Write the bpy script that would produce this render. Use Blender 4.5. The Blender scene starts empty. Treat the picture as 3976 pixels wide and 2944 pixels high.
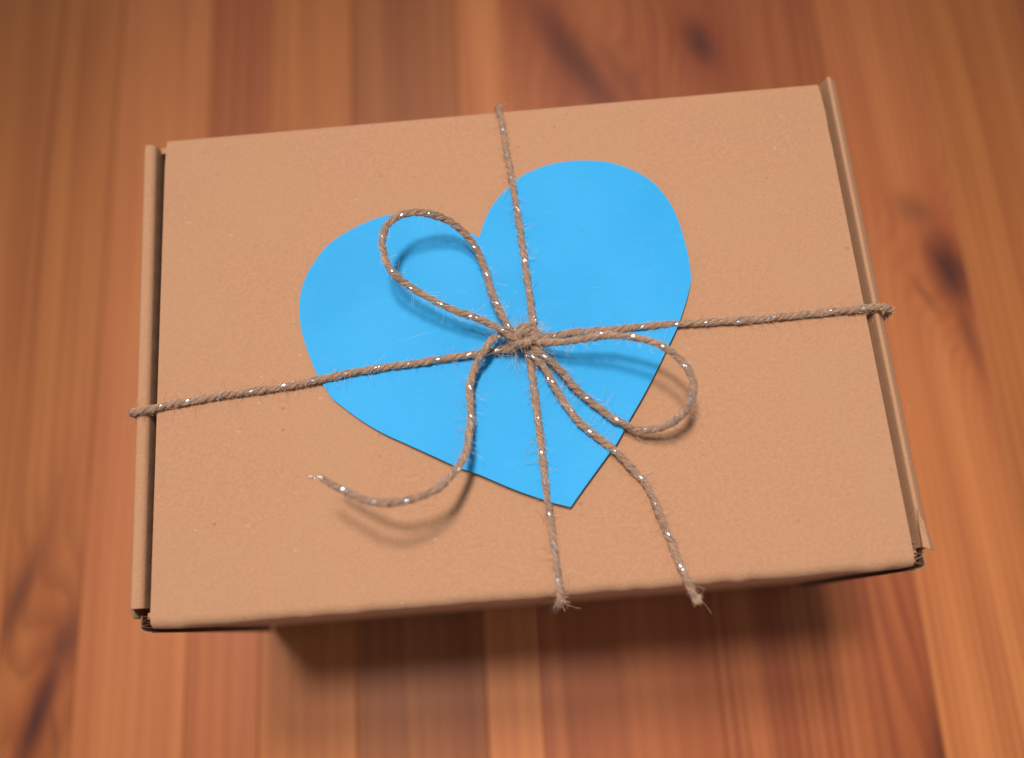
import bpy, math, random
import numpy as np
from mathutils import Vector

random.seed(7)
rng = np.random.default_rng(11)
scene = bpy.context.scene
COL = scene.collection
MM = 0.001

# ------------------------------------------------------------------ camera
cam_data = bpy.data.cameras.new("camera")
cam = bpy.data.objects.new("camera", cam_data)
COL.objects.link(cam)
TOP = 0.1223                      # height of the box lid above the table
cam.location = (0.0019, -0.0798, 0.2364 + TOP)
cam.rotation_euler = (0.2756, 0.0321, -0.0787)
cam_data.sensor_fit = 'HORIZONTAL'
cam_data.sensor_width = 36.0
cam_data.lens = 31.03
cam_data.clip_start = 0.01
cam_data.clip_end = 50.0
cam_data.dof.use_dof = True
cam_data.dof.focus_distance = 0.246
cam_data.dof.aperture_fstop = 3.9
scene.camera = cam

# ------------------------------------------------------------------ world and lamps
world = bpy.data.worlds.new("World")
scene.world = world
world.use_nodes = True
bg = world.node_tree.nodes["Background"]
bg.inputs[0].default_value = (0.86, 0.93, 1.0, 1)
bg.inputs[1].default_value = 0.25


def ceiling_lamp(name, loc, power, radius, colour, aim):
    """ceiling lamp; narrow soft cone added to vignette the outer table"""
    d = bpy.data.lights.new(name, 'SPOT')
    d.spot_size = math.radians(20.0)
    d.spot_blend = 1.0
    d.shadow_soft_size = radius
    d.energy = power
    d.color = colour
    o = bpy.data.objects.new(name, d)
    COL.objects.link(o)
    o.location = loc
    o.rotation_euler = (Vector(loc) - Vector(aim)).to_track_quat('Z', 'Y').to_euler()
    return o


AIM = (0.015, -0.055, TOP)
ceiling_lamp("ceiling_lamp", (-0.36, 0.396, 2.44 + TOP), 145.0, 0.165, (1.0, 0.93, 0.84), AIM)
ceiling_lamp("ceiling_lamp", (-0.09, 0.86, 2.44 + TOP), 137.0, 0.20, (1.0, 0.93, 0.84), AIM)

vs = scene.view_settings
vs.view_transform = 'Standard'
vs.look = 'None'
vs.exposure = 0.0
vs.gamma = 1.0
vs.use_curve_mapping = False
scene.render.engine = 'CYCLES'
scene.cycles.sample_clamp_indirect = 6.0
scene.cycles.sample_clamp_direct = 14.0


# ------------------------------------------------------------------ helpers
def mesh(name, verts, faces, mat, parent=None, smooth=True, sharp=None, uv=None):
    me = bpy.data.meshes.new(name)
    me.from_pydata([tuple(map(float, v)) for v in verts], [], [tuple(map(int, f)) for f in faces])
    if uv is not None:
        lay = me.uv_layers.new(name="UVMap")
        li = np.empty(len(me.loops), dtype=np.int32)
        me.loops.foreach_get("vertex_index", li)
        lay.data.foreach_set("uv", np.asarray(uv, dtype=np.float32)[li].ravel())
    me.materials.append(mat)
    me.validate()
    me.update()
    if smooth:
        me.polygons.foreach_set("use_smooth", [True] * len(me.polygons))
        if sharp:
            me.set_sharp_from_angle(angle=math.radians(sharp))
    o = bpy.data.objects.new(name, me)
    COL.objects.link(o)
    if parent:
        o.parent = parent
    return o


def empty(name, loc=(0, 0, 0)):
    o = bpy.data.objects.new(name, None)
    o.empty_display_size = 0.02
    COL.objects.link(o)
    o.location = loc
    return o


def tag(o, label, cat):
    o["label"] = label
    o["category"] = cat


class NT:
    """small node builder"""
    def __init__(self, name):
        self.m = bpy.data.materials.new(name)
        self.m.use_nodes = True
        self.t = self.m.node_tree
        self.t.nodes.clear()
        self.out = self.t.nodes.new("ShaderNodeOutputMaterial")
        self.b = self.t.nodes.new("ShaderNodeBsdfPrincipled")
        self.t.links.new(self.b.outputs[0], self.out.inputs[0])

    def put(self, sock, v):
        if isinstance(v, bpy.types.NodeSocket):
            self.t.links.new(v, sock)
        elif isinstance(v, (tuple, list)):
            sock.default_value = tuple(v) + ((1.0,) if len(v) == 3 and len(sock.default_value) == 4 else ())
        else:
            sock.default_value = v

    def math(self, op, a, b=0.0, c=None, clamp=False):
        n = self.t.nodes.new("ShaderNodeMath")
        n.operation = op
        n.use_clamp = clamp
        self.put(n.inputs[0], a)
        self.put(n.inputs[1], b)
        if c is not None:
            self.put(n.inputs[2], c)
        return n.outputs[0]

    def add(self, a, b): return self.math('ADD', a, b)
    def sub(self, a, b): return self.math('SUBTRACT', a, b)
    def mul(self, a, b): return self.math('MULTIPLY', a, b)
    def div(self, a, b): return self.math('DIVIDE', a, b)

    def coord(self, kind="Object"):
        return self.t.nodes.new("ShaderNodeTexCoord").outputs[kind]

    def sep(self, v):
        n = self.t.nodes.new("ShaderNodeSeparateXYZ")
        self.put(n.inputs[0], v)
        return n.outputs

    def comb(self, x, y, z):
        n = self.t.nodes.new("ShaderNodeCombineXYZ")
        for i, v in enumerate((x, y, z)):
            self.put(n.inputs[i], v)
        return n.outputs[0]

    def noise(self, vec, scale, detail=2.0, rough=0.5, dist=0.0):
        n = self.t.nodes.new("ShaderNodeTexNoise")
        self.put(n.inputs["Vector"], vec)
        n.inputs["Scale"].default_value = scale
        n.inputs["Detail"].default_value = detail
        n.inputs["Roughness"].default_value = rough
        n.inputs["Distortion"].default_value = dist
        return n.outputs[0]

    def voronoi(self, vec, scale, feature='F1'):
        n = self.t.nodes.new("ShaderNodeTexVoronoi")
        n.feature = feature
        self.put(n.inputs["Vector"], vec)
        n.inputs["Scale"].default_value = scale
        return n.outputs

    def ramp(self, v, lo, hi, a=0.0, b=1.0):
        n = self.t.nodes.new("ShaderNodeMapRange")
        n.interpolation_type = 'SMOOTHSTEP'
        self.put(n.inputs[0], v)
        for i, q in enumerate((lo, hi, a, b)):
            n.inputs[1 + i].default_value = q
        return n.outputs[0]

    def mix(self, f, a, b, mode='MIX'):
        n = self.t.nodes.new("ShaderNodeMix")
        n.data_type = 'RGBA'
        n.blend_type = mode
        self.put(n.inputs[0], f)
        self.put(n.inputs[6], a)
        self.put(n.inputs[7], b)
        return n.outputs[2]

    def bump(self, h, strength, dist, normal=None):
        n = self.t.nodes.new("ShaderNodeBump")
        n.inputs["Strength"].default_value = strength
        n.inputs["Distance"].default_value = dist
        self.put(n.inputs["Height"], h)
        if normal is not None:
            self.put(n.inputs["Normal"], normal)
        return n.outputs[0]

    def set(self, **kw):
        for k, v in kw.items():
            self.put(self.b.inputs[k.replace("_", " ")], v)


# ------------------------------------------------------------------ materials
def kraft_material(name, base, relief=1.0):
    n = NT(name)
    p = n.coord()
    x, y, z = n.sep(p)
    big = n.noise(p, 30.0, 3.0)
    mid = n.noise(p, 950.0, 3.0, 0.65)
    q = n.comb(n.mul(x, 0.32), n.add(y, n.mul(x, 0.05)), z)
    fine = n.noise(q, 2600.0, 3.0, 0.7)
    c0 = tuple(v * 0.94 for v in base)
    c1 = tuple(min(1, v * 1.06) for v in base)
    col = n.mix(n.ramp(mid, 0.3, 0.7), c0, c1)
    col = n.mix(n.mul(n.ramp(fine, 0.35, 0.72), 0.30), col, tuple(v * 0.74 for v in base))
    col = n.mix(n.mul(n.ramp(big, 0.35, 0.7), 0.35), col, (base[0] * 0.98, base[1] * 1.05, base[2] * 1.0))
    # dark bark specks and pale fibre flecks of recycled board
    for sc, thr, size, dk in ((150.0, 0.95, 0.09, 0.6), (330.0, 0.88, 0.14, 0.5)):
        v = n.voronoi(n.comb(n.mul(x, 0.8), y, z), sc)
        cs = n.sep(v["Color"])
        rad = n.mul(n.add(cs[1], 0.25), size)
        spot = n.mul(n.math('LESS_THAN', v["Distance"], rad), n.math('GREATER_THAN', cs[0], thr))
        col = n.mix(n.mul(n.mul(spot, dk), n.add(n.mul(cs[2], 0.8), 0.2)), col, (0.15, 0.075, 0.04))
    w = n.voronoi(n.comb(n.mul(x, 0.45), n.mul(y, 1.2), z), 320.0)
    ws = n.sep(w["Color"])
    fle = n.mul(n.ramp(w["Distance"], 0.04, 0.10, 1.0, 0.0), n.math('GREATER_THAN', ws[1], 0.84))
    col = n.mix(n.mul(fle, 0.45), col, (0.82, 0.58, 0.42))
    h = n.add(n.mul(mid, 0.22), n.mul(fine, 0.78))
    n.set(Base_Color=col, Roughness=0.86, Normal=n.bump(h, 0.75 * relief, 0.00026))
    n.b.inputs["Specular IOR Level"].default_value = 0.2
    return n.m


KRAFT = kraft_material("kraft_board", (0.556, 0.286, 0.164))
KRAFT_RAW = kraft_material("kraft_raw_edge", (0.44, 0.245, 0.15), 1.6)


def paper_material():
    n = NT("blue_paper")
    p = n.coord()
    x, y, z = n.sep(p)
    a = n.noise(p, 34.0, 4.0)
    b = n.noise(n.comb(n.mul(x, 0.35), y, z), 520.0, 4.0, 0.62)
    f = n.noise(p, 2400.0, 2.0)
    col = n.mix(n.ramp(a, 0.3, 0.7), (0.012, 0.372, 0.800), (0.022, 0.405, 0.850))
    col = n.mix(n.mul(n.ramp(b, 0.52, 0.78), 0.22), col, (0.075, 0.48, 0.86))
    # long pale scuffs
    s = n.noise(n.comb(n.mul(n.add(x, n.mul(y, 0.25)), 0.06), n.sub(y, n.mul(x, 0.2)), z), 900.0, 1.0)
    g = n.noise(p, 38.0, 1.0)
    sc = n.mul(n.ramp(s, 0.70, 0.78), n.ramp(g, 0.55, 0.68))
    col = n.mix(n.mul(sc, 0.35), col, (0.16, 0.56, 0.94))
    v = n.voronoi(p, 120.0)
    sel = n.math('GREATER_THAN', n.sep(v["Color"])[0], 0.965)
    col = n.mix(n.mul(n.mul(n.ramp(v["Distance"], 0.03, 0.06, 1.0, 0.0), sel), 0.8), col, (0.02, 0.07, 0.12))
    n.set(Base_Color=col, Roughness=0.62, Normal=n.bump(n.add(b, n.mul(f, 0.5)), 0.22, 0.0002))
    n.b.inputs["Specular IOR Level"].default_value = 0.35
    return n.m


def jute_material():
    n = NT("jute_fibre")
    uv = n.coord("UV")
    u, v, _ = n.sep(uv)
    lines = n.noise(n.comb(n.mul(u, 330.0), n.mul(v, 5.0), 0.0), 1.0, 3.0, 0.65)
    patch = n.noise(n.comb(n.mul(u, 160.0), n.mul(v, 1.6), 3.0), 1.0, 2.0)
    col = n.mix(n.ramp(lines, 0.36, 0.66), (0.15, 0.068, 0.036), (0.80, 0.475, 0.315))
    col = n.mix(n.mul(n.ramp(patch, 0.4, 0.75), 0.45), col, (0.55, 0.300, 0.190))
    n.set(Base_Color=col, Roughness=0.62, Normal=n.bump(lines, 1.0, 0.0004))
    n.b.inputs["Specular IOR Level"].default_value = 0.4
    n.b.inputs["Sheen Weight"].default_value = 0.25
    return n.m


def plain(name, col, rough, metal=0.0, spec=0.5):
    n = NT(name)
    v = n.noise(n.coord(), 900.0, 2.0)
    c = n.mix(n.ramp(v, 0.3, 0.7), tuple(q * 0.75 for q in col), tuple(min(1, q * 1.2) for q in col))
    n.set(Base_Color=c, Roughness=rough, Metallic=metal)
    n.b.inputs["Specular IOR Level"].default_value = spec
    return n.m


PAPER = paper_material()
JUTE = jute_material()
HAIR = plain("jute_hair", (0.70, 0.45, 0.30), 0.55)


def tinsel_material():
    n = NT("silver_tinsel")
    p = n.coord()
    v = n.noise(p, 1400.0, 1.0)
    col = n.mix(n.ramp(v, 0.55, 0.75), (0.93, 0.93, 0.95), (0.50, 0.58, 0.95))
    n.set(Base_Color=col, Roughness=0.22, Metallic=1.0)
    return n.m


TINSEL = tinsel_material()


def wood_material(name, early, late, x0, z0, freq, wob, seed, contrast=1.0, knots=(), tilt=0.0, patch=0.25):
    """pine board: growth rings cut by the board face; plank coordinates in metres"""
    n = NT(name)
    p = n.coord()
    x, y, z = n.sep(p)
    ps = n.comb(n.add(x, seed * 1.37), n.add(n.mul(y, 0.12), seed * 0.71), 0.0)
    w1 = n.noise(ps, 22.0, 1.0)
    w2 = n.noise(n.comb(n.add(x, seed * 2.1), n.add(n.mul(y, 0.03), seed), 0.0), 140.0, 1.0)
    xx = n.add(n.sub(x, x0), n.mul(n.sub(w1, 0.5), wob))
    xx = n.add(xx, n.mul(y, tilt))
    dark = halo = None
    jit = n.mul(n.sub(n.noise(n.comb(x, n.mul(y, 0.4), seed), 210.0, 3.0), 0.5), 0.55)
    for (kx, ky, rx, ry, amp, lean, dk) in knots:
        dy = n.sub(y, ky)
        dx = n.sub(n.sub(x, kx), n.mul(dy, lean))
        ax, ay = n.div(dx, rx), n.div(dy, ry)
        r2 = n.add(n.mul(ax, ax), n.mul(ay, ay))
        g = n.math('EXPONENT', n.mul(r2, -0.22))
        # rings bend round the knot
        side = n.div(dx, n.math('SQRT', n.add(n.mul(dx, dx), (rx * 0.6) ** 2)))
        xx = n.add(xx, n.mul(n.mul(g, amp), side))
        core = n.mul(n.ramp(n.add(n.math('SQRT', r2), jit), 0.0, 1.6, 1.0, 0.0), dk)
        hl = n.mul(n.math('EXPONENT', n.mul(r2, -0.20)), dk * 0.8)
        halo = hl if halo is None else n.math('MAXIMUM', halo, hl)
        dark = core if dark is None else n.math('MAXIMUM', dark, core)
    u = n.math('SQRT', n.add(n.mul(xx, xx), z0 * z0))
    u = n.add(n.mul(u, freq), n.mul(w2, 0.5))
    fr = n.math('FRACT', u)
    ringid = n.math('FLOOR', u)
    vary = n.noise(n.comb(n.mul(ringid, 3.71), seed, 0.0), 1.0, 0.0)
    prof = n.mul(n.ramp(fr, 0.15, 0.85), n.ramp(fr, 0.86, 1.0, 1.0, 0.0))
    prof = n.mul(prof, n.add(0.25, n.mul(vary, 1.1)))
    fib = n.noise(n.comb(x, n.mul(y, 0.012), seed), 1300.0, 2.0)
    band = n.noise(n.comb(n.add(x, seed), n.add(n.mul(y, 0.05), seed), 0.0), 55.0, 2.0)
    blot = n.noise(n.comb(n.add(x, seed), n.add(n.mul(y, 0.35), seed), 0.0), 16.0, 2.0)
    col = n.mix(n.math('MULTIPLY', prof, contrast * 0.8, clamp=True), early, late)
    col = n.mix(n.mul(n.ramp(fib, 0.40, 0.75), 0.16), col, tuple(q * 0.7 for q in late))
    col = n.mix(n.mul(n.ramp(band, 0.42, 0.70), patch * 1.25), col, (late[0] * 1.05, late[1] * 0.95, late[2] * 0.9))
    col = n.mix(n.mul(n.ramp(blot, 0.40, 0.68), 0.35), col, (early[0] * 1.08, early[1] * 1.12, early[2] * 1.0))
    streak = n.noise(n.comb(n.add(x, seed * 1.9), n.add(n.mul(y, 0.025), seed), 0.0), 85.0, 1.0)
    col = n.mix(n.mul(n.ramp(streak, 0.46, 0.70), 0.40), col, (late[0] * 1.1, late[1] * 1.02, late[2]))
    col = n.mix(n.mul(n.ramp(streak, 0.45, 0.28), 0.55), col, (early[0] * 1.12, early[1] * 1.2, early[2] * 1.2))
    pores = n.noise(n.comb(x, n.mul(y, 0.04), seed + 4.0), 3200.0, 1.0)
    col = n.mix(n.mul(n.ramp(pores, 0.62, 0.75), 0.16), col, (0.06, 0.02, 0.01))
    if dark is not None:
        col = n.mix(n.math('MULTIPLY', halo, 1.0, clamp=True), col, (late[0] * 0.95, late[1] * 0.72, late[2] * 0.7))
        col = n.mix(n.math('MULTIPLY', dark, 1.0, clamp=True), col, (0.085, 0.020, 0.012))
    rg = n.add(0.36, n.mul(fib, 0.16))
    n.set(Base_Color=col, Roughness=rg, Normal=n.bump(n.add(n.mul(prof, 0.5), fib), 0.08, 0.0002))
    n.b.inputs["Specular IOR Level"].default_value = 0.30
    return n.m


# ------------------------------------------------------------------ table of glued boards
SKEW = 0.022
LENGTH = (-0.46, 0.62)
# x of the joints at y = 0, in metres
joints = [-0.420, -0.352, -0.300, -0.250, -0.211, -0.180, -0.136, -0.107, -0.069, -0.019, 0.002, 0.070, 0.1505, 0.196, 0.244, 0.318, 0.385, 0.440]
A = dict(early=(0.575, 0.190, 0.060), late=(0.350, 0.094, 0.028))     # light orange
B = dict(early=(0.440, 0.124, 0.039), late=(0.240, 0.054, 0.018))     # red brown
D = dict(early=(0.360, 0.112, 0.033), late=(0.215, 0.055, 0.017))     # brown
Cc = dict(early=(0.505, 0.164, 0.044), late=(0.300, 0.080, 0.021))    # amber
# per board: palette, pith x (from the board's middle), pith depth, rings per metre, wobble, extras
boards = [
    (B, dict(x0=0.01, z0=0.03, freq=260, wob=0.03)),
    (A, dict(x0=0.00, z0=0.01, freq=240, wob=0.03)),
    (D, dict(x0=0.03, z0=0.02, freq=260, wob=0.02)),
    (Cc, dict(x0=-0.06, z0=0.02, freq=200, wob=0.02, contrast=0.8)),
    (Cc, dict(x0=0.040, z0=0.012, freq=170, wob=0.018, contrast=0.9, patch=0.35,
              knots=[(0.0000, -0.097, 0.0045, 0.023, 0.014, 0.30, 1.0), (-0.011, -0.052, 0.0046, 0.021, 0.008, 0.34, 0.60),
                     (0.009, -0.070, 0.0062, 0.012, 0.006, 0.25, 0.65), (0.007, -0.105, 0.0018, 0.014, 0.004, -0.15, 0.45)])),
    (A, dict(x0=0.075, z0=0.02, freq=200, wob=0.010, contrast=0.35, patch=0.20)),
    (B, dict(x0=-0.06, z0=0.01, freq=150, wob=0.010, contrast=0.6)),
    (Cc, dict(x0=0.06, z0=0.02, freq=150, wob=0.012, contrast=0.5, patch=0.3)),
    (D, dict(x0=-0.09, z0=0.02, freq=150, wob=0.014, contrast=0.7, patch=0.35)),
    (A, dict(x0=0.05, z0=0.02, freq=180, wob=0.014, contrast=0.6, patch=0.45)),
    (B, dict(x0=0.10, z0=0.012, freq=140, wob=0.014, contrast=0.6, patch=0.4,
             knots=[(0.004, 0.175, 0.0085, 0.036, 0.010, -0.48, 0.72), (0.024, 0.166, 0.0050, 0.020, 0.008, -0.45, 0.30)])),
    (B, dict(x0=0.052, z0=0.004, freq=240, wob=0.012, contrast=1.25, patch=0.30,
             knots=[(-0.011, 0.178, 0.0068, 0.012, 0.010, -0.2, 0.85), (0.0375, -0.152, 0.0070, 0.036, 0.012, 0.05, 0.85)])),
    (A, dict(x0=-0.085, z0=0.004, freq=280, wob=0.005, contrast=1.1, patch=0.20,
             knots=[(0.0165, 0.055, 0.0082, 0.0175, 0.016, -0.12, 1.0), (0.007, 0.084, 0.008, 0.008, 0.006, -0.3, 0.40),
                    (0.0185, 0.026, 0.003, 0.020, 0.004, -0.10, 0.50), (0.004, 0.044, 0.0018, 0.010, 0.003, -0.45, 0.50)])),
    (Cc, dict(x0=-0.08, z0=0.01, freq=240, wob=0.010, contrast=0.8)),
    (B, dict(x0=0.02, z0=0.02, freq=240, wob=0.02)),
    (A, dict(x0=0.0, z0=0.02, freq=240, wob=0.02)),
    (D, dict(x0=0.0, z0=0.02, freq=240, wob=0.02)),
]
table = empty("pine_table", (0, 0, 0))
tag(table, "orange stained pine table top of glued boards, the box standing on it", "table")
THICK = 0.026
for i, (pal, kw) in enumerate(boards):
    xl, xr = joints[i], joints[i + 1]
    xc = (xl + xr) / 2
    hw = (xr - xl) / 2 - 0.00006
    c = 0.00035
    sec = [(-hw, -THICK + c), (-hw + c, -THICK), (hw - c, -THICK), (hw, -THICK + c), (hw, -c), (hw - c * 0.3, -c * 0.3), (hw - c, 0),
           (-hw + c, 0), (-hw + c * 0.3, -c * 0.3), (-hw, -c)]
    vv, ff = [], []
    for yy in LENGTH:
        for (sx, sz) in sec:
            vv.append((sx + SKEW * yy, yy, sz))
    k = len(sec)
    for j in range(k):
        ff.append((j, (j + 1) % k, k + (j + 1) % k, k + j))
    ff.append(tuple(range(k))[::-1])
    ff.append(tuple(range(k, 2 * k)))
    m = wood_material("pine_board", seed=i * 3.3 + 1.0, tilt=-SKEW, **pal, **kw)
    o = mesh("board", vv, ff, m, table, smooth=False)
    o.location = (xc, 0, 0)

# ------------------------------------------------------------------ cardboard box
box = empty("cardboard_box", (0, 0, 0))
tag(box, "brown kraft cardboard mailing box with closed lid, tied with twine", "box")
BZ = TOP          # lid top height


def extrude(name, prof, y0, y1, mat, parent, axis='y', n=60, wobble=0.0, closed=True, seed=0, sharp=50, flare=None):
    """profile (a, z) in metres swept along y (or x) with slightly uneven faces"""
    r = np.random.default_rng(seed)
    k = len(prof)
    ts = np.linspace(0, 1, n)
    lump = np.zeros(n)
    for fq in (2, 3, 5, 9, 17, 29):
        lump += np.sin(ts * fq * 6.283 + r.uniform(0, 6.3)) / fq ** 0.5
    vv = []
    for i, t in enumerate(ts):
        s = y0 + (y1 - y0) * t
        for j, (a, z) in enumerate(prof):
            ph = math.sin(i * 0.9 + j * 2.1 + seed) * 0.25
            d = wobble * (lump[i] * 0.5 + ph)
            aa, zz = a, z
            if flare:
                aa, zz = flare(a, z, t, j)
            vv.append((aa + d * 0.5, s, zz + BZ + d) if axis == 'y' else (s, aa + d * 0.5, zz + BZ + d))
    ff = []
    for i in range(n - 1):
        for j in range(k if closed else k - 1):
            q = (i * k + j, i * k + (j + 1) % k, (i + 1) * k + (j + 1) % k, (i + 1) * k + j)
            ff.append(q if axis == 'y' else q[::-1])
    if closed:
        ff.append(tuple(range(k))[::-1] if axis == 'y' else tuple(range(k)))
        e = tuple(range((n - 1) * k, n * k))
        ff.append(e if axis == 'y' else e[::-1])
    return mesh(name, vv, ff, mat, parent, sharp=sharp)


# lid: top panel with the soft rolled fold along the front
T = 0.0019
prof = [(0.0721, -T), (0.0721, -0.0003), (0.0718, 0.0)]
prof += [(y, 0.0) for y in np.linspace(0.069, -0.0668, 24)]
for a in np.linspace(0, 90, 8):
    prof.append((-0.0692 - 0.0029 * math.sin(math.radians(a)), -0.0029 + 0.0029 * math.cos(math.radians(a))))
prof += [(-0.0719, -0.010), (-0.0711, -0.05), (-0.0706, -BZ + 0.0012), (-0.0692, -BZ + 0.0012), (-0.0698, -0.05), (-0.0704, -0.0034), (-0.0692, -T)]
prof = prof[::-1]
lid = extrude("lid", prof, -0.1, 0.1, KRAFT, box, axis='x', n=150, wobble=0.00005, seed=3, sharp=60)
fold = np.random.default_rng(21)
rough = np.interp(np.arange(150), np.arange(0, 150, 2.5), fold.normal(0, 1, 60))
for i, v in enumerate(lid.data.vertices):
    if v.co.y < -0.0675 and v.co.z > BZ - 0.006:
        # the scored fold is slightly crushed
        k = rough[i // len(prof)]
        v.co.z += 0.00011 * k
        v.co.y += 0.00014 * rough[(i // len(prof) + 40) % 150]
for v in lid.data.vertices:
    if v.co.y > 0.0672 and v.co.z > BZ - 0.003:
        k = (v.co.y - 0.0672) / 0.005
        v.co.x = max(-0.1 + 0.0005 * k, min(0.1 - 0.0007 * k, v.co.x))
# front wall below the fold
extrude("front_wall", [(-0.0690, -BZ + 0.0004), (-0.0674, -BZ + 0.0004), (-0.0676, -0.0036), (-0.0692, -0.0036)], -0.1022, 0.1022, KRAFT, box,
        axis='x', n=40, wobble=0.00002, seed=4, sharp=30)
extrude("back_wall", [(0.0700, -BZ + 0.0004), (0.0719, -BZ + 0.0004), (0.0719, -0.0034), (0.0700, -0.0034)], -0.1027, 0.1008, KRAFT, box,
        axis='x', n=40, wobble=0.00002, seed=5, sharp=30)
extrude("bottom_panel", [(-0.0670, -BZ + 0.0005), (0.0698, -BZ + 0.0005), (0.0698, -BZ + 0.0025), (-0.0670, -BZ + 0.0025)], -0.1012, 0.1012, KRAFT, box,
        axis='x', n=4, seed=6, sharp=30)


def arc(cx, cz, r, a0, a1, n):
    return [(cx + r * math.cos(math.radians(a)), cz + r * math.sin(math.radians(a))) for a in np.linspace(a0, a1, n)]


# left rolled side wall: a double wall folded over, open at its ends
left_out = [(-0.1058, -BZ + 0.0004), (-0.1058, -0.06), (-0.1058, -0.012)] + arc(-0.1044, -0.0013, 0.0014, 180, 95, 7) + [(-0.1041, 0.00010)] \
    + arc(-0.1038, -0.0018, 0.0018, 85, 15, 8) + [(-0.1016, -0.008), (-0.1016, -0.03), (-0.1016, -BZ + 0.003)]
left_in = [(a + (0.0007 if a < -0.1036 else -0.0007), z - (0.0008 if z > -0.002 else 0)) for a, z in left_out][::-1]


def lean_out(a, z, t, j):
    # the back of the left roll stands a little further from the lid
    return a - 0.0011 * (1 - t) ** 1.3 * min(1.0, (z + 0.05) / 0.05 if z > -0.05 else 0.0), z


extrude("side_wall", left_out + left_in, 0.0712, -0.0664, KRAFT, box, n=120, wobble=0.00004, seed=8, sharp=55, flare=lean_out)

# right rolled side wall: bulging roll that leans outward
right_in = [(0.0998, -BZ + 0.003), (0.0998, -0.03), (0.0999, -0.0100), (0.1008, -0.0062), (0.1015, -0.0038), (0.1021, -0.0018)]
right_top = arc(0.1031, -0.0005, 0.0007, 165, 50, 7)
right_out = [(0.1042, -0.0009), (0.1051, -0.0018), (0.1060, -0.0031), (0.1066, -0.0050), (0.1069, -0.0090), (0.1069, -0.02), (0.1066, -0.06), (0.1061, -BZ + 0.0004)]
outer = right_in + right_top + right_out
inner = []
for i, (a, z) in enumerate(outer):
    a0, z0 = outer[max(i - 1, 0)]
    a1, z1 = outer[min(i + 1, len(outer) - 1)]
    dx, dz = a1 - a0, z1 - z0
    l = math.hypot(dx, dz)
    inner.append((a + dz / l * 0.0008, z - dx / l * 0.0008))


def flare(a, z, t, j):
    # the near end of the roll opens into a small pointed lip
    e = max(0.0, (t - 0.93) / 0.07)
    out = max(0.0, (a - 0.1035) / 0.003)
    return a + 0.0006 * e * e * out, z - 0.0006 * e * out + 0.0003 * e * (1 - min(out, 1))


extrude("side_wall", outer + inner[::-1], 0.0742, -0.0672, KRAFT, box, n=120, wobble=0.00005, seed=9, sharp=55, flare=flare)
# torn fold at the near end of the right roll
flap = [(0.1029, -0.0575, 0.00075), (0.1042, -0.0612, 0.0002), (0.1056, -0.0645, -0.0012), (0.1072, -0.0682, -0.0036), (0.1056, -0.0684, -0.0006), (0.1040, -0.0679, 0.0011),
        (0.1022, -0.0673, 0.0012), (0.1024, -0.0620, 0.0010), (0.1038, -0.0650, 0.0013)]
flap = [(x, y, z + BZ) for x, y, z in flap]
top = [(0, 7, 8, 1), (7, 6, 5, 8), (1, 8, 5, 2), (2, 5, 4), (2, 4, 3)]
rim = [0, 1, 2, 3, 4, 5, 6, 7]
mesh("paper_flap", flap + [(x, y, z - 0.00035) for x, y, z in flap],
     top + [tuple(i + 9 for i in f[::-1]) for f in top] + [(rim[i], rim[(i + 1) % 8], rim[(i + 1) % 8] + 9, rim[i] + 9) for i in range(8)], KRAFT, box, sharp=25)


def corner_tab(x0, x1, y0, y1, z, seed):
    """end of the folded front flap: liner, fluted middle and crumpled paper seen end on"""
    r = np.random.default_rng(seed)
    sgn = 1 if x1 > x0 else -1
    n = 26
    vv, ff = [], []
    path = []
    for i in range(n):
        t = i / (n - 1)
        y = y0 + (y1 - y0) * t
        path.append((x0 + (x1 - x0) * (0.5 + 0.42 * math.sin(t * 15.0 + seed)) + r.normal(0, 0.00005), y))
    for i, (x, y) in enumerate(path):
        zz = z - 0.0006 + r.normal(0, 0.00018)
        vv += [(x - 0.00016, y, zz), (x + 0.00016, y, zz), (x + 0.00016, y, zz - 0.012), (x - 0.00016, y, zz - 0.012)]
    for i in range(n - 1):
        for j in range(4):
            ff.append((i * 4 + j, i * 4 + (j + 1) % 4, (i + 1) * 4 + (j + 1) % 4, (i + 1) * 4 + j))
    ff += [(3, 2, 1, 0), tuple((n - 1) * 4 + j for j in range(4))]
    mesh("fluting", vv, ff, KRAFT_RAW, box, sharp=40)
    # outer liner curling round the corner towards the front
    pr = []
    m = 22
    for i in range(m):
        t = i / (m - 1)
        if t < 0.6:
            pr.append((x1, y1 + (y0 - y1) * t / 0.6))
        else:
            a = (t - 0.6) / 0.4 * 1.57
            pr.append((x1 - sgn * abs(x1 - x0) * (1 - math.cos(a)) * 0.95, y0 - 0.0012 * math.sin(a)))
    vv, ff = [], []
    for i, (x, y) in enumerate(pr):
        zz = z - 0.0004 + r.normal(0, 0.00015)
        vv += [(x, y, zz), (x - sgn * 0.0003, y + 0.0002, zz), (x - sgn * 0.0003, y + 0.0002, 0.004), (x, y, 0.004)]
    for i in range(m - 1):
        for j in range(4):
            q = (i * 4 + j, i * 4 + (j + 1) % 4, (i + 1) * 4 + (j + 1) % 4, (i + 1) * 4 + j)
            ff.append(q if sgn > 0 else q[::-1])
    e0, e1 = (3, 2, 1, 0), tuple((m - 1) * 4 + j for j in range(4))
    ff += [e0 if sgn > 0 else e0[::-1], e1 if sgn > 0 else e1[::-1]]
    mesh("corner_liner", vv, ff, KRAFT_RAW, box, sharp=40)


corner_tab(0.1004, 0.1034, -0.0716, -0.0655, BZ - 0.0016, 2)
corner_tab(-0.1006, -0.1036, -0.0716, -0.0684, BZ - 0.0022, 5)
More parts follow.
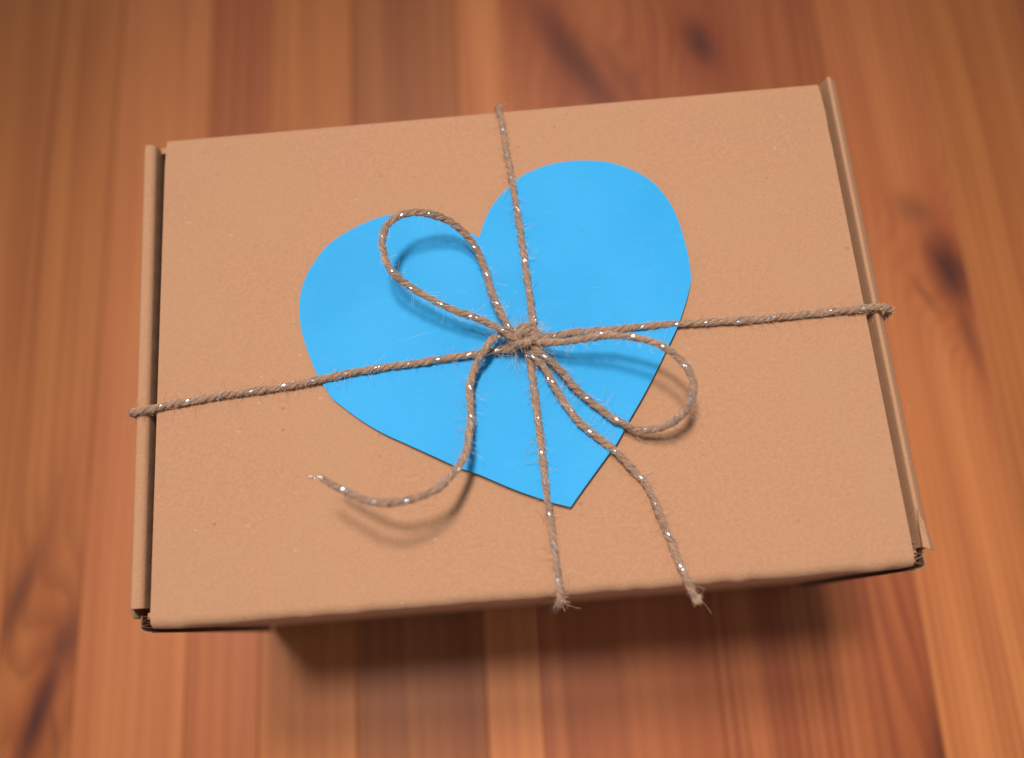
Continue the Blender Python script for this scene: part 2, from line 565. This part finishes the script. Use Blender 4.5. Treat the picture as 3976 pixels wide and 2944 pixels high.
# stub of the outer left wall beyond the cut end of the roll, its paper torn
mesh("torn_edge", [(-0.1058, -0.0660, BZ - 0.0006), (-0.1050, -0.0660, BZ - 0.0004), (-0.1049, -0.0672, BZ - 0.0016), (-0.1057, -0.0689, BZ - 0.0026), (-0.1045, -0.0686, BZ - 0.0034),
                   (-0.1058, -0.0660, BZ - 0.02), (-0.1050, -0.0660, BZ - 0.02), (-0.1049, -0.0672, BZ - 0.02), (-0.1057, -0.0689, BZ - 0.02), (-0.1045, -0.0686, BZ - 0.02)],
     [(0, 3, 2, 1), (3, 4, 2), (5, 6, 7, 8), (8, 7, 9), (0, 5, 8, 3), (3, 8, 9, 4), (4, 9, 7, 2), (2, 7, 6, 1), (1, 6, 5, 0)], KRAFT_RAW, box, sharp=30)

# ------------------------------------------------------------------ blue paper heart
HEART = [(-6.57, 30.72), (-5.99, 32.48), (-4.34, 36.49), (-2.75, 39.53), (-0.37, 42.69), (2.64, 45.8), (5.67, 48.27), (8.42, 50.0), (13.14, 51.73),
         (18.14, 52.71), (23.08, 52.96), (27.95, 52.59), (32.76, 51.72), (37.45, 49.84), (42.01, 47.11), (45.52, 43.88), (48.25, 39.86), (50.26, 35.4),
         (51.63, 30.0), (52.37, 24.71), (52.83, 19.85), (52.87, 15.42), (52.60, 11.9), (51.20, 7.6), (48.78, 1.91), (46.42, -2.76),
         (42.83, -8.65), (38.48, -15.74), (34.28, -22.07), (30.7, -27.04), (26.6, -33.21), (23.71, -36.41), (19.88, -40.77), (16.08, -45.1),
         (12.3, -49.58), (8.03, -48.13), (3.57, -46.28), (-1.51, -43.99), (-6.44, -41.45), (-11.23, -38.9), (-14.89, -37.28), (-17.78, -35.9),
         (-23.8, -32.49), (-30.16, -28.92), (-36.85, -25.15), (-42.73, -20.98), (-47.51, -16.87), (-50.34, -14.24), (-52.02, -11.69), (-53.99, -8.2),
         (-55.96, -3.31), (-57.79, 2.09), (-58.99, 7.02), (-59.44, 11.78), (-59.28, 16.9), (-58.42, 20.67), (-56.85, 24.42), (-54.52, 28.12),
         (-51.71, 31.64), (-47.98, 34.6), (-43.01, 37.3), (-38.03, 39.35), (-33.69, 40.45), (-29.38, 40.71), (-24.48, 40.25), (-20.25, 39.01),
         (-16.06, 37.27), (-11.94, 34.71), (-9.04, 32.44)]


def catmull(P, closed=False, per=6):
    P = np.asarray(P, float)
    n = len(P)
    out = []
    for i in range(n if closed else n - 1):
        if closed:
            a, b, c, d = P[(i - 1) % n], P[i], P[(i + 1) % n], P[(i + 2) % n]
        else:
            a, b, c, d = P[max(i - 1, 0)], P[i], P[i + 1], P[min(i + 2, n - 1)]
        for t in np.linspace(0, 1, per, endpoint=False):
            out.append(0.5 * ((2 * b) + (c - a) * t + (2 * a - 5 * b + 4 * c - d) * t * t + (3 * b - a - 3 * c + d) * t ** 3))
    if not closed:
        out.append(P[-1])
    return np.array(out)


def heart_outline():
    n = len(HEART)
    tip = 34
    # keep the notch and the tip sharp: spline the two halves apart
    h1 = catmull(HEART[0:tip + 1], per=3)
    h2 = catmull(HEART[tip:] + [HEART[0]], per=3)
    return np.vstack([h1[:-1], h2[:-1]]) * MM


hv = heart_outline()
cen = np.array([0.0, 0.004])
rings = [0.12, 0.3, 0.5, 0.68, 0.82, 0.91, 0.96, 1.0]
hn = len(hv)


def heart_z(pt, s):
    ang = math.atan2(pt[1] - cen[1], pt[0] - cen[0])
    low = max(0.0, math.sin(-ang + 0.15))
    right = max(0.0, math.cos(ang + 0.45))
    lift = 0.00012 + 0.0013 * min(1.0, low * 1.2 + 0.6 * right ** 2)
    return 0.00018 + lift * s ** 4 + 0.00008 * math.sin(pt[0] * 160 + pt[1] * 90)


HT = 0.0004
vv = [(cen[0], cen[1], BZ + 0.00018 + HT)]
for s in rings:
    for q in hv:
        w = cen + (q - cen) * s
        vv.append((w[0], w[1], BZ + heart_z(w, s) + HT))
nt = len(vv)
vv += [(a, b, c - HT) for a, b, c in vv]
ff = []
for side in (0, nt):
    for j in range(hn):
        t = (side, side + 1 + j, side + 1 + (j + 1) % hn)
        ff.append(t[::-1] if side == 0 else t)
        for r in range(len(rings) - 1):
            a = side + 1 + r * hn
            q = (a + j, a + (j + 1) % hn, a + hn + (j + 1) % hn, a + hn + j)
            ff.append(q if side == 0 else q[::-1])
last = 1 + (len(rings) - 1) * hn
for j in range(hn):
    ff.append((last + j, last + (j + 1) % hn, nt + last + (j + 1) % hn, nt + last + j))
ff = [f[::-1] for f in ff]
heart = mesh("paper_heart", vv, ff, PAPER, None, sharp=40)
tag(heart, "bright blue paper heart lying on the box lid under the tied twine", "paper heart")

# ------------------------------------------------------------------ jute twine
twine = empty("twine", (0, 0, 0))
tag(twine, "jute twine with silver tinsel tied in a bow around the cardboard box", "twine")
RL, RD, RMAX = 0.63, 0.42, 1.05          # mm: ply radius, ply offset, outer radius
PITCH = 8.7                              # mm per turn

PATHS = {
    'back': [(2.0, 74.6, -12.0), (2.05, 73.9, -1.2), (2.2, 72.7, 0.6), (2.77, 68.41, 1.1), (3.26, 62.04, 1.1), (3.6, 55.6, 1.1), (4.41, 48.4, 1.2), (4.59, 44.38, 1.6),
             (5.04, 37.89, 1.7), (5.48, 31.49, 1.7), (5.76, 25.19, 1.8), (6.14, 18.26, 2.0), (6.5, 11.4, 2.3), (6.61, 5.34, 2.7), (6.66, 1.8, 3.6), (6.17, -1.2, 4.6)],
    'front': [(4.5, -3.82, 4.0), (4.76, -6.34, 3.2), (5.06, -10.2, 2.5), (5.25, -15.41, 2.0), (5.57, -20.96, 1.8), (5.79, -27.44, 1.8), (6.02, -33.82, 1.9),
              (6.11, -39.17, 2.1), (6.25, -44.52, 2.3), (6.56, -50.69, 1.4), (6.8, -56.45, 1.2), (7.06, -61.86, 1.1), (7.32, -67.19, 1.1), (7.5, -70.3, 0.9),
              (7.62, -72.5, -0.6), (7.65, -73.5, -3.0), (7.6, -73.6, -12.0)],
    'tail_right': [(4.41, -5.04, 5.0), (6.24, -7.85, 4.4), (8.26, -10.18, 3.6), (9.74, -13.17, 3.0), (11.03, -16.47, 2.6), (12.63, -19.66, 2.4), (14.52, -23.03, 2.3),
                   (16.71, -26.43, 2.2), (19.22, -29.51, 2.3), (22.33, -32.48, 2.5), (25.6, -35.6, 2.5), (28.5, -39.1, 1.9), (31.04, -42.33, 1.5),
                   (33.13, -45.59, 1.4), (34.28, -48.75, 1.4), (35.36, -52.49, 1.4), (36.62, -57.12, 1.4), (37.88, -61.42, 1.5), (38.87, -65.35, 1.6), (39.9, -68.96, 1.7),
                   (40.87, -71.95, 1.3), (41.72, -74.02, 0.6), (42.5, -75.6, -0.6)],
    'tail_left': [(2.17, -0.7, 3.2), (-0.65, 0.02, 3.8), (-3.11, -1.25, 5.2), (-5.24, -2.84, 6.2), (-7.13, -5.36, 6.4), (-8.58, -7.37, 5.6), (-10.08, -9.52, 4.5),
                  (-11.34, -12.53, 4.0), (-12.13, -15.69, 4.0), (-12.25, -18.95, 4.2), (-12.23, -22.23, 4.6), (-12.6, -25.82, 5.4), (-13.2, -29.2, 6.6),
                  (-13.5, -32.3, 8.4), (-14.38, -35.61, 11.0), (-16.31, -38.93, 13.5), (-18.92, -42.39, 16.0), (-22.03, -44.78, 18.0), (-25.95, -46.4, 19.5),
                  (-30.13, -47.19, 20.5), (-34.32, -47.28, 21.0), (-38.36, -46.22, 20.5), (-42.23, -44.32, 19.5), (-45.85, -42.13, 18.5), (-49.65, -39.47, 17.5)],
    'loop_left': [(3.61, -3.2, 5.4), (1.53, -1.46, 5.8), (0.5, -0.49, 5.9), (-0.96, 2.45, 5.6), (-2.62, 6.61, 5.0), (-3.86, 11.35, 4.4), (-4.74, 15.67, 4.2), (-5.5, 19.65, 4.4),
                  (-6.67, 23.23, 5.2), (-8.48, 26.98, 6.4), (-10.84, 29.73, 8.0), (-14.0, 31.92, 9.8), (-17.92, 33.33, 11.9), (-22.16, 33.85, 13.5), (-26.49, 33.13, 14.5),
                  (-29.74, 31.2, 15.0), (-31.73, 28.84, 15.0), (-32.61, 25.78, 14.5), (-32.54, 22.73, 13.8), (-31.84, 19.67, 13.0), (-30.28, 16.81, 12.2),
                  (-27.44, 13.97, 11.4), (-24.16, 11.43, 10.8), (-20.74, 9.23, 10.2), (-17.32, 7.14, 9.6), (-14.13, 5.57, 9.0), (-10.65, 4.24, 8.4), (-7.2, 2.51, 7.8),
                  (-4.01, 0.79, 7.2), (-0.82, -1.13, 6.8), (1.1, -3.07, 6.4), (3.23, -4.13, 6.0)],
    'loop_right': [(5.22, -3.07, 5.4), (7.65, -4.42, 6.0), (11.68, -5.35, 7.2), (16.31, -6.06, 8.6), (20.92, -6.27, 10.0), (25.47, -6.62, 11.2), (29.91, -7.65, 12.2),
                   (34.26, -9.27, 13.0), (37.97, -11.06, 13.4), (41.35, -13.34, 13.4), (43.77, -15.98, 13.2), (45.57, -18.94, 12.8), (46.4, -21.99, 12.2),
                   (46.25, -24.59, 11.4), (45.19, -27.17, 10.2), (43.0, -29.3, 8.8), (39.63, -30.94, 7.2), (36.36, -31.39, 5.8), (32.56, -30.86, 4.4), (28.84, -28.9, 3.4),
                   (25.43, -26.27, 3.0), (22.31, -23.37, 2.8), (19.19, -20.18, 2.8), (16.35, -16.98, 3.0), (14.13, -13.65, 3.4), (11.85, -10.85, 4.0), (9.23, -8.18, 4.8),
                   (6.27, -5.71, 5.2), (4.83, -3.91, 5.2)],
    'left': [(-107.3, -12.9, -14.0), (-107.2, -12.95, -1.6), (-106.4, -13.05, 0.5), (-104.21, -13.08, 1.2), (-100.2, -12.52, 1.1), (-96.22, -11.9, 1.05), (-88.17, -11.14, 1.05),
             (-79.29, -10.4, 1.05), (-63.92, -9.5, 1.2), (-56.62, -8.76, 1.6), (-46.37, -7.46, 1.6), (-36.18, -6.55, 1.6), (-27.44, -6.05, 1.6), (-18.68, -5.4, 1.7),
             (-9.92, -5.06, 2.1), (-4.94, -4.72, 2.6), (0.29, -4.62, 3.3), (2.56, -3.98, 4.0), (4.2, -3.59, 4.4)],
    'right': [(5.59, -2.36, 4.4), (8.12, -2.6, 3.9), (12.04, -2.0, 3.0), (16.94, -1.32, 2.3), (21.81, -1.14, 2.0), (27.63, -1.15, 1.8), (33.15, -1.05, 1.7), (39.64, -0.9, 1.7),
              (46.1, -0.95, 1.6), (58.87, -1.25, 1.1), (68.0, -1.45, 1.1), (80.77, -1.3, 1.1), (88.0, -1.15, 1.1), (94.44, -1.05, 1.3), (102.4, -1.15, 1.9), (105.4, -1.25, 1.0),
              (107.3, -1.25, -1.2), (108.2, -1.2, -5.0), (108.3, -1.2, -16.0)],
    'knot_wrap': [(0.61, -3.92, 2.6), (1.1, -3.0, 5.2), (2.6, -2.0, 7.2), (4.7, -1.45, 7.7), (6.6, -1.8, 6.4), (7.5, -2.93, 4.6), (7.0, -4.3, 3.0), (5.4, -4.7, 2.0),
                  (3.6, -4.1, 2.0), (1.9, -2.3, 3.6), (2.6, -0.5, 5.8), (4.7, 0.2, 6.7), (6.5, 0.0, 5.4), (7.2, -0.9, 3.4)],
    'knot_cross': [(0.2, -2.6, 3.8), (1.7, -4.3, 6.0), (3.6, -4.9, 7.5), (5.5, -4.2, 7.7), (7.1, -2.9, 6.3), (7.7, -1.4, 3.8)],
}
# continue the four cross strands down the walls to the table
PATHS['back'] = [(1.6, 74.4, -118.0), (1.8, 74.4, -60.0)] + PATHS['back']
PATHS['front'] += [(7.4, -73.6, -60.0), (7.2, -73.6, -118.0)]
PATHS['left'] = [(-107.3, -12.6, -118.0), (-107.3, -12.8, -60.0)] + PATHS['left']
PATHS['right'] += [(108.1, -1.2, -60.0), (107.4, -1.2, -118.0)]


def resample(P, step):
    Q = catmull(P, per=14)
    for _ in range(10):
        Q[1:-1] = 0.25 * Q[:-2] + 0.5 * Q[1:-1] + 0.25 * Q[2:]
    d = np.r_[0, np.cumsum(np.linalg.norm(np.diff(Q, axis=0), axis=1))]
    n = max(4, int(d[-1] / step))
    s = np.linspace(0, d[-1], n)
    return np.column_stack([np.interp(s, d, Q[:, i]) for i in range(3)]), s


def frames(P):
    Tn = np.gradient(P, axis=0)
    Tn /= np.linalg.norm(Tn, axis=1)[:, None]
    N = np.empty_like(P)
    up = np.array([0.0, 0.0, 1.0])
    v = np.cross(up, Tn[0])
    if np.linalg.norm(v) < 1e-3:
        v = np.cross((1.0, 0, 0), Tn[0])
    N[0] = v / np.linalg.norm(v)
    for i in range(1, len(P)):
        v = N[i - 1] - Tn[i] * np.dot(N[i - 1], Tn[i])
        N[i] = v / np.linalg.norm(v)
    return Tn, N, np.cross(Tn, N)


def lobe(phi):
    """radius of the three ply section (mm)"""
    f = (phi + math.pi / 3) % (2 * math.pi / 3) - math.pi / 3
    return RD * np.cos(f) + np.sqrt(RL ** 2 - (RD * np.sin(f)) ** 2)


def smooth_noise(n, step, r):
    k = max(2, int(n / step) + 3)
    return np.interp(np.linspace(0, k - 1, n), np.arange(k), r.normal(0, 1, k))


SEGS = {}
NA = 36


def rope(name, key, taper=(0, 0), phase=0.0):
    Q = np.array(PATHS[key], float)
    if key in ('loop_left', 'loop_right'):
        # the two bows stand well clear of the lid
        Q[:, 2] += (0.05 if key == 'loop_left' else 0.45) * np.clip(Q[:, 2] - 6.0, 0, None)
    P, s = resample(Q, 0.32)
    r = np.random.default_rng(sum(map(ord, key)))
    n = len(P)
    P = P + np.column_stack([smooth_noise(n, 9, r) * 0.045 for _ in range(3)])
    Tn, N, Bn = frames(P)
    tw = -2 * math.pi * s / PITCH + phase + smooth_noise(n, 24, r) * 0.35
    size = (1.03 if key.startswith('knot') else 0.95) * (1 + smooth_noise(n, 14, r) * 0.06 + smooth_noise(n, 5, r) * 0.03)
    for side, L in enumerate(taper):
        if L:
            e = s if side == 0 else s[-1] - s
            size *= np.clip(0.55 + 0.45 * e / L, 0, 1)
    plies = 1 + np.column_stack([smooth_noise(n, 8, r) for _ in range(3)]) * 0.08
    phi = np.linspace(0, 2 * math.pi, NA, endpoint=False)
    rad = lobe(phi)
    which = ((phi + math.pi / 3) // (2 * math.pi / 3)).astype(int) % 3
    vv = np.empty((n, NA, 3))
    uv = np.empty((n, NA, 2))
    for j in range(NA):
        a = phi[j] + tw
        rr = rad[j] * size * plies[:, which[j]] * (1 + r.normal(0, 0.018, n))
        vv[:, j] = P + N * (np.cos(a) * rr)[:, None] + Bn * (np.sin(a) * rr)[:, None]
        uv[:, j, 0] = s * MM
        # fibres lie along the rope inside each ply, so v slides with the twist
        uv[:, j, 1] = phi[j] * 1.0 + s * 0.45
    V = vv.reshape(-1, 3) * MM
    V[:, 2] += BZ
    ff = []
    for i in range(n - 1):
        b = i * NA
        for j in range(NA):
            ff.append((b + j, b + (j + 1) % NA, b + NA + (j + 1) % NA, b + NA + j))
    ff.append(tuple(range(NA))[::-1])
    ff.append(tuple((n - 1) * NA + j for j in range(NA)))
    o = mesh(name, V, ff, JUTE, twine, uv=uv.reshape(-1, 2))
    SEGS[key] = (P, s, Tn, N, Bn, tw, size)
    return o


def tinsel(key, parent, seed):
    """flat crinkled silver film wound along one valley of the twine"""
    P, s, Tn, N, Bn, tw, size = SEGS[key]
    r = np.random.default_rng(seed)
    vv, ff = [], []
    n = len(P)
    for strand in range(2):
        off = math.pi / 3 + (strand - 0.5) * 0.42
        base = len(vv)
        a = off + tw + smooth_noise(n, 6, r) * 0.16
        rr = 0.93 * size + smooth_noise(n, 9, r) * 0.09
        hw = 0.115 + 0.04 * r.random()
        tilt = smooth_noise(n, 3.0, r) * 0.42
        for i in range(n):
            nn = N[i] * math.cos(a[i]) + Bn[i] * math.sin(a[i])
            tt = -N[i] * math.sin(a[i]) + Bn[i] * math.cos(a[i])
            helix = Tn[i] - tt * (2 * math.pi * RMAX / PITCH)
            helix /= np.linalg.norm(helix)
            side = np.cross(nn, helix)
            w = side * math.cos(tilt[i]) + nn * math.sin(tilt[i])
            u = np.cross(helix, w)
            c = P[i] + nn * rr[i]
            for q in (c + w * hw + u * 0.02, c - w * hw + u * 0.02, c - w * hw - u * 0.02, c + w * hw - u * 0.02):
                vv.append((q[0] * MM, q[1] * MM, q[2] * MM + BZ))
        for i in range(n - 1):
            for j in range(4):
                ff.append((base + i * 4 + j, base + i * 4 + (j + 1) % 4, base + (i + 1) * 4 + (j + 1) % 4, base + (i + 1) * 4 + j))
    o = mesh("tinsel_thread", vv, ff, TINSEL, parent, smooth=False)
    return o


for key, nm, tp in (('back', 'strand', (0, 0)), ('front', 'strand', (0, 0)), ('left', 'strand', (0, 0)), ('right', 'strand', (0, 0)),
                    ('loop_left', 'bow_loop', (0, 0)), ('loop_right', 'bow_loop', (0, 0)), ('tail_left', 'loose_end', (0, 3.0)), ('tail_right', 'loose_end', (0, 4.0)),
                    ('knot_wrap', 'knot', (0, 0)), ('knot_cross', 'knot_turn', (0, 0))):
    ph = (sum(map(ord, key)) % 17) * 0.37
    o = rope(nm, key, tp, ph)
    if key not in ('knot_cross',):
        tinsel(key, o, len(key))


# ------------------------------------------------------------------ loose jute fibres
FV, FF = [], []


def fibre(pts, rad):
    """thin three sided hair through the points (mm)"""
    pts = np.asarray(pts)
    n = len(pts)
    t = np.gradient(pts, axis=0)
    base = len(FV)
    for i in range(n):
        d = t[i] / (np.linalg.norm(t[i]) + 1e-9)
        a = np.cross(d, (0.3, 0.5, 0.81))
        a /= np.linalg.norm(a) + 1e-9
        b = np.cross(d, a)
        rr = rad * (1.0 if i < n - 1 else 0.4)
        for k in range(3):
            q = pts[i] + rr * (a * math.cos(k * 2.0944) + b * math.sin(k * 2.0944))
            FV.append((q[0] * MM, q[1] * MM, q[2] * MM + BZ))
    for i in range(n - 1):
        for k in range(3):
            FF.append((base + i * 3 + k, base + i * 3 + (k + 1) % 3, base + (i + 1) * 3 + (k + 1) % 3, base + (i + 1) * 3 + k))


def clampz(q):
    # hairs stop at the lid instead of passing through it
    if -100 < q[0] < 100 and -71 < q[1] < 72 and q[2] < 0.5:
        q[2] = 0.5
    return q


def hairs(key, per_mm, srange=None, lift=(0.05, 0.9), length=(0.8, 4.0), hug=0.6):
    P, s, Tn, N, Bn, tw, size = SEGS[key]
    n = len(P)
    vis = np.where(P[:, 2] > -6.0)[0]
    if srange is not None:
        vis = vis[(s[vis] >= srange[0]) & (s[vis] <= srange[1])]
    count = int(len(vis) * 0.32 * per_mm)
    for _ in range(count):
        i = int(rng.choice(vis))
        phi = rng.uniform(0, 6.283)
        L = min(length[1] * 1.6, length[0] + rng.exponential((length[1] - length[0]) * 0.45))
        if rng.random() < hug:
            # lies on the surface and follows the twist
            r0 = float(lobe(np.array([phi]))[0]) * size[i] + 0.02
            m = 6
            pts = []
            k0 = i
            for j in range(m):
                k = min(n - 1, i + int(j * L / m / 0.32))
                a = phi + tw[k] + j * rng.normal(0, 0.08)
                rr = r0 + 0.02 + 0.05 * rng.random() + (0.25 * rng.random() if j in (0, m - 1) else 0)
                pts.append(P[k] + N[k] * math.cos(a) * rr + Bn[k] * math.sin(a) * rr)
                if k == n - 1:
                    break
            if len(pts) > 2:
                fibre(pts, rng.uniform(0.022, 0.045))
        else:
            a = phi + tw[i]
            nn = N[i] * math.cos(a) + Bn[i] * math.sin(a)
            tt = -N[i] * math.sin(a) + Bn[i] * math.cos(a)
            sg = 1 if rng.random() < 0.6 else -1
            d = Tn[i] * sg * rng.uniform(0.4, 1.2) - tt * sg * rng.uniform(0, 0.8) + nn * rng.uniform(*lift)
            d /= np.linalg.norm(d)
            p = P[i] + nn * (float(lobe(np.array([phi]))[0]) * size[i] - 0.05)
            pts = [p.copy()]
            bend = rng.normal(0, 0.22, 3)
            m = 7
            for j in range(m):
                d = d + bend + rng.normal(0, 0.08, 3)
                d /= np.linalg.norm(d)
                p = clampz(p + d * L / m)
                pts.append(p.copy())
            fibre(pts, rng.uniform(0.020, 0.038))


for key, dens in (('back', 9), ('front', 12), ('left', 11), ('right', 12), ('loop_left', 12), ('loop_right', 13), ('tail_left', 13), ('tail_right', 13),
                  ('knot_wrap', 15), ('knot_cross', 15)):
    hairs(key, dens)
# long fuzz around the knot
for key in ('knot_wrap', 'knot_cross'):
    hairs(key, 8, length=(1.5, 6.0), lift=(0.4, 1.3), hug=0.0)


def fray(key, at_end=True, count=260, reach=(1.0, 3.2), spread=0.55, droop=(0, 0, 0)):
    P, s, Tn, N, Bn, tw, size = SEGS[key]
    i = len(P) - 1 if at_end else 0
    for _ in range(count):
        a = rng.uniform(0, 6.283)
        rr = 0.75 * math.sqrt(rng.random())
        back = int(rng.integers(0, 6))
        p = P[i - back] + N[i] * math.cos(a) * rr + Bn[i] * math.sin(a) * rr
        nn = N[i] * math.cos(a) + Bn[i] * math.sin(a)
        d = Tn[i] + nn * rng.normal(0.25, 1) * spread + np.array(droop)
        d /= np.linalg.norm(d)
        L = rng.uniform(*reach)
        bend = rng.normal(0, 0.16, 3)
        pts = [p.copy()]
        for j in range(6):
            d = d + bend + rng.normal(0, 0.1, 3)
            d /= np.linalg.norm(d)
            p = p + d * L / 6
            pts.append(p.copy())
        fibre(pts, rng.uniform(0.02, 0.04))


fray('tail_right', count=300, reach=(0.6, 2.4), spread=0.38, droop=(0.25, 0, -0.3))
fray('tail_left', count=200, reach=(0.4, 1.4), spread=0.22)
# fluff where the front strand turns over the fold
P, s, *_ = SEGS['front']
turn = s[np.argmin(np.abs(P[:, 2] + 0.8) + (P[:, 1] > -65) * 99)]
hairs('front', 24, srange=(turn - 2.0, turn + 3.0), length=(0.7, 2.6), lift=(0.2, 0.9), hug=0.35)


def lint(count, cx, cy, sx, sy, z, length):
    """single shed hairs lying flat"""
    for _ in range(count):
        p = np.array([rng.normal(cx, sx), rng.normal(cy, sy), z + rng.uniform(0.02, 0.12)])
        a = rng.uniform(0, 6.283)
        L = rng.uniform(*length)
        k = rng.normal(0, 0.28)
        pts = []
        for j in range(8):
            pts.append(p.copy())
            p = p + np.array([math.cos(a), math.sin(a), rng.normal(0, 0.04)]) * L / 7
            p[2] = max(p[2], z + 0.02)
            a += k + rng.normal(0, 0.12)
        fibre(pts, rng.uniform(0.014, 0.024))


lint(46, 4, -8, 17, 14, 0.72, (1.5, 5.0))
lint(14, -5, 12, 22, 12, 0.72, (1.0, 4.0))
lint(40, 10, -48, 38, 12, 0.06, (1.0, 5.0))
lint(16, -70, -10, 12, 26, 0.06, (0.8, 3.5))
lint(16, 78, 0, 12, 30, 0.06, (0.8, 3.5))
fz = mesh("loose_fibres", FV, FF, HAIR, twine, smooth=False)
fz["kind"] = "stuff"

# end of the silver film sticking out of the left loose end
P = SEGS['tail_left'][0][-1]
pts = [P, P + np.array([-1.2, 0.6, 0.1]), P + np.array([-2.0, 0.2, 0.3]), P + np.array([-2.9, 0.5, 0.2]), P + np.array([-3.6, 0.9, 0.3])]
vv, ff = [], []
for i, q in enumerate(catmull(pts, per=5)):
    w = 0.10 if i < 15 else 0.22
    for dx, dz in ((w * 0.4, w), (-w * 0.4, -w), (-w * 0.4, -w - 0.03), (w * 0.4, w - 0.03)):
        vv.append((q[0] * MM, (q[1] + dz) * MM, (q[2] + dx) * MM + BZ))
m = len(vv) // 4
for i in range(m - 1):
    for j in range(4):
        ff.append((i * 4 + j, i * 4 + (j + 1) % 4, i * 4 + 4 + (j + 1) % 4, i * 4 + 4 + j))
mesh("tinsel_end", vv, ff, TINSEL, twine, smooth=False)
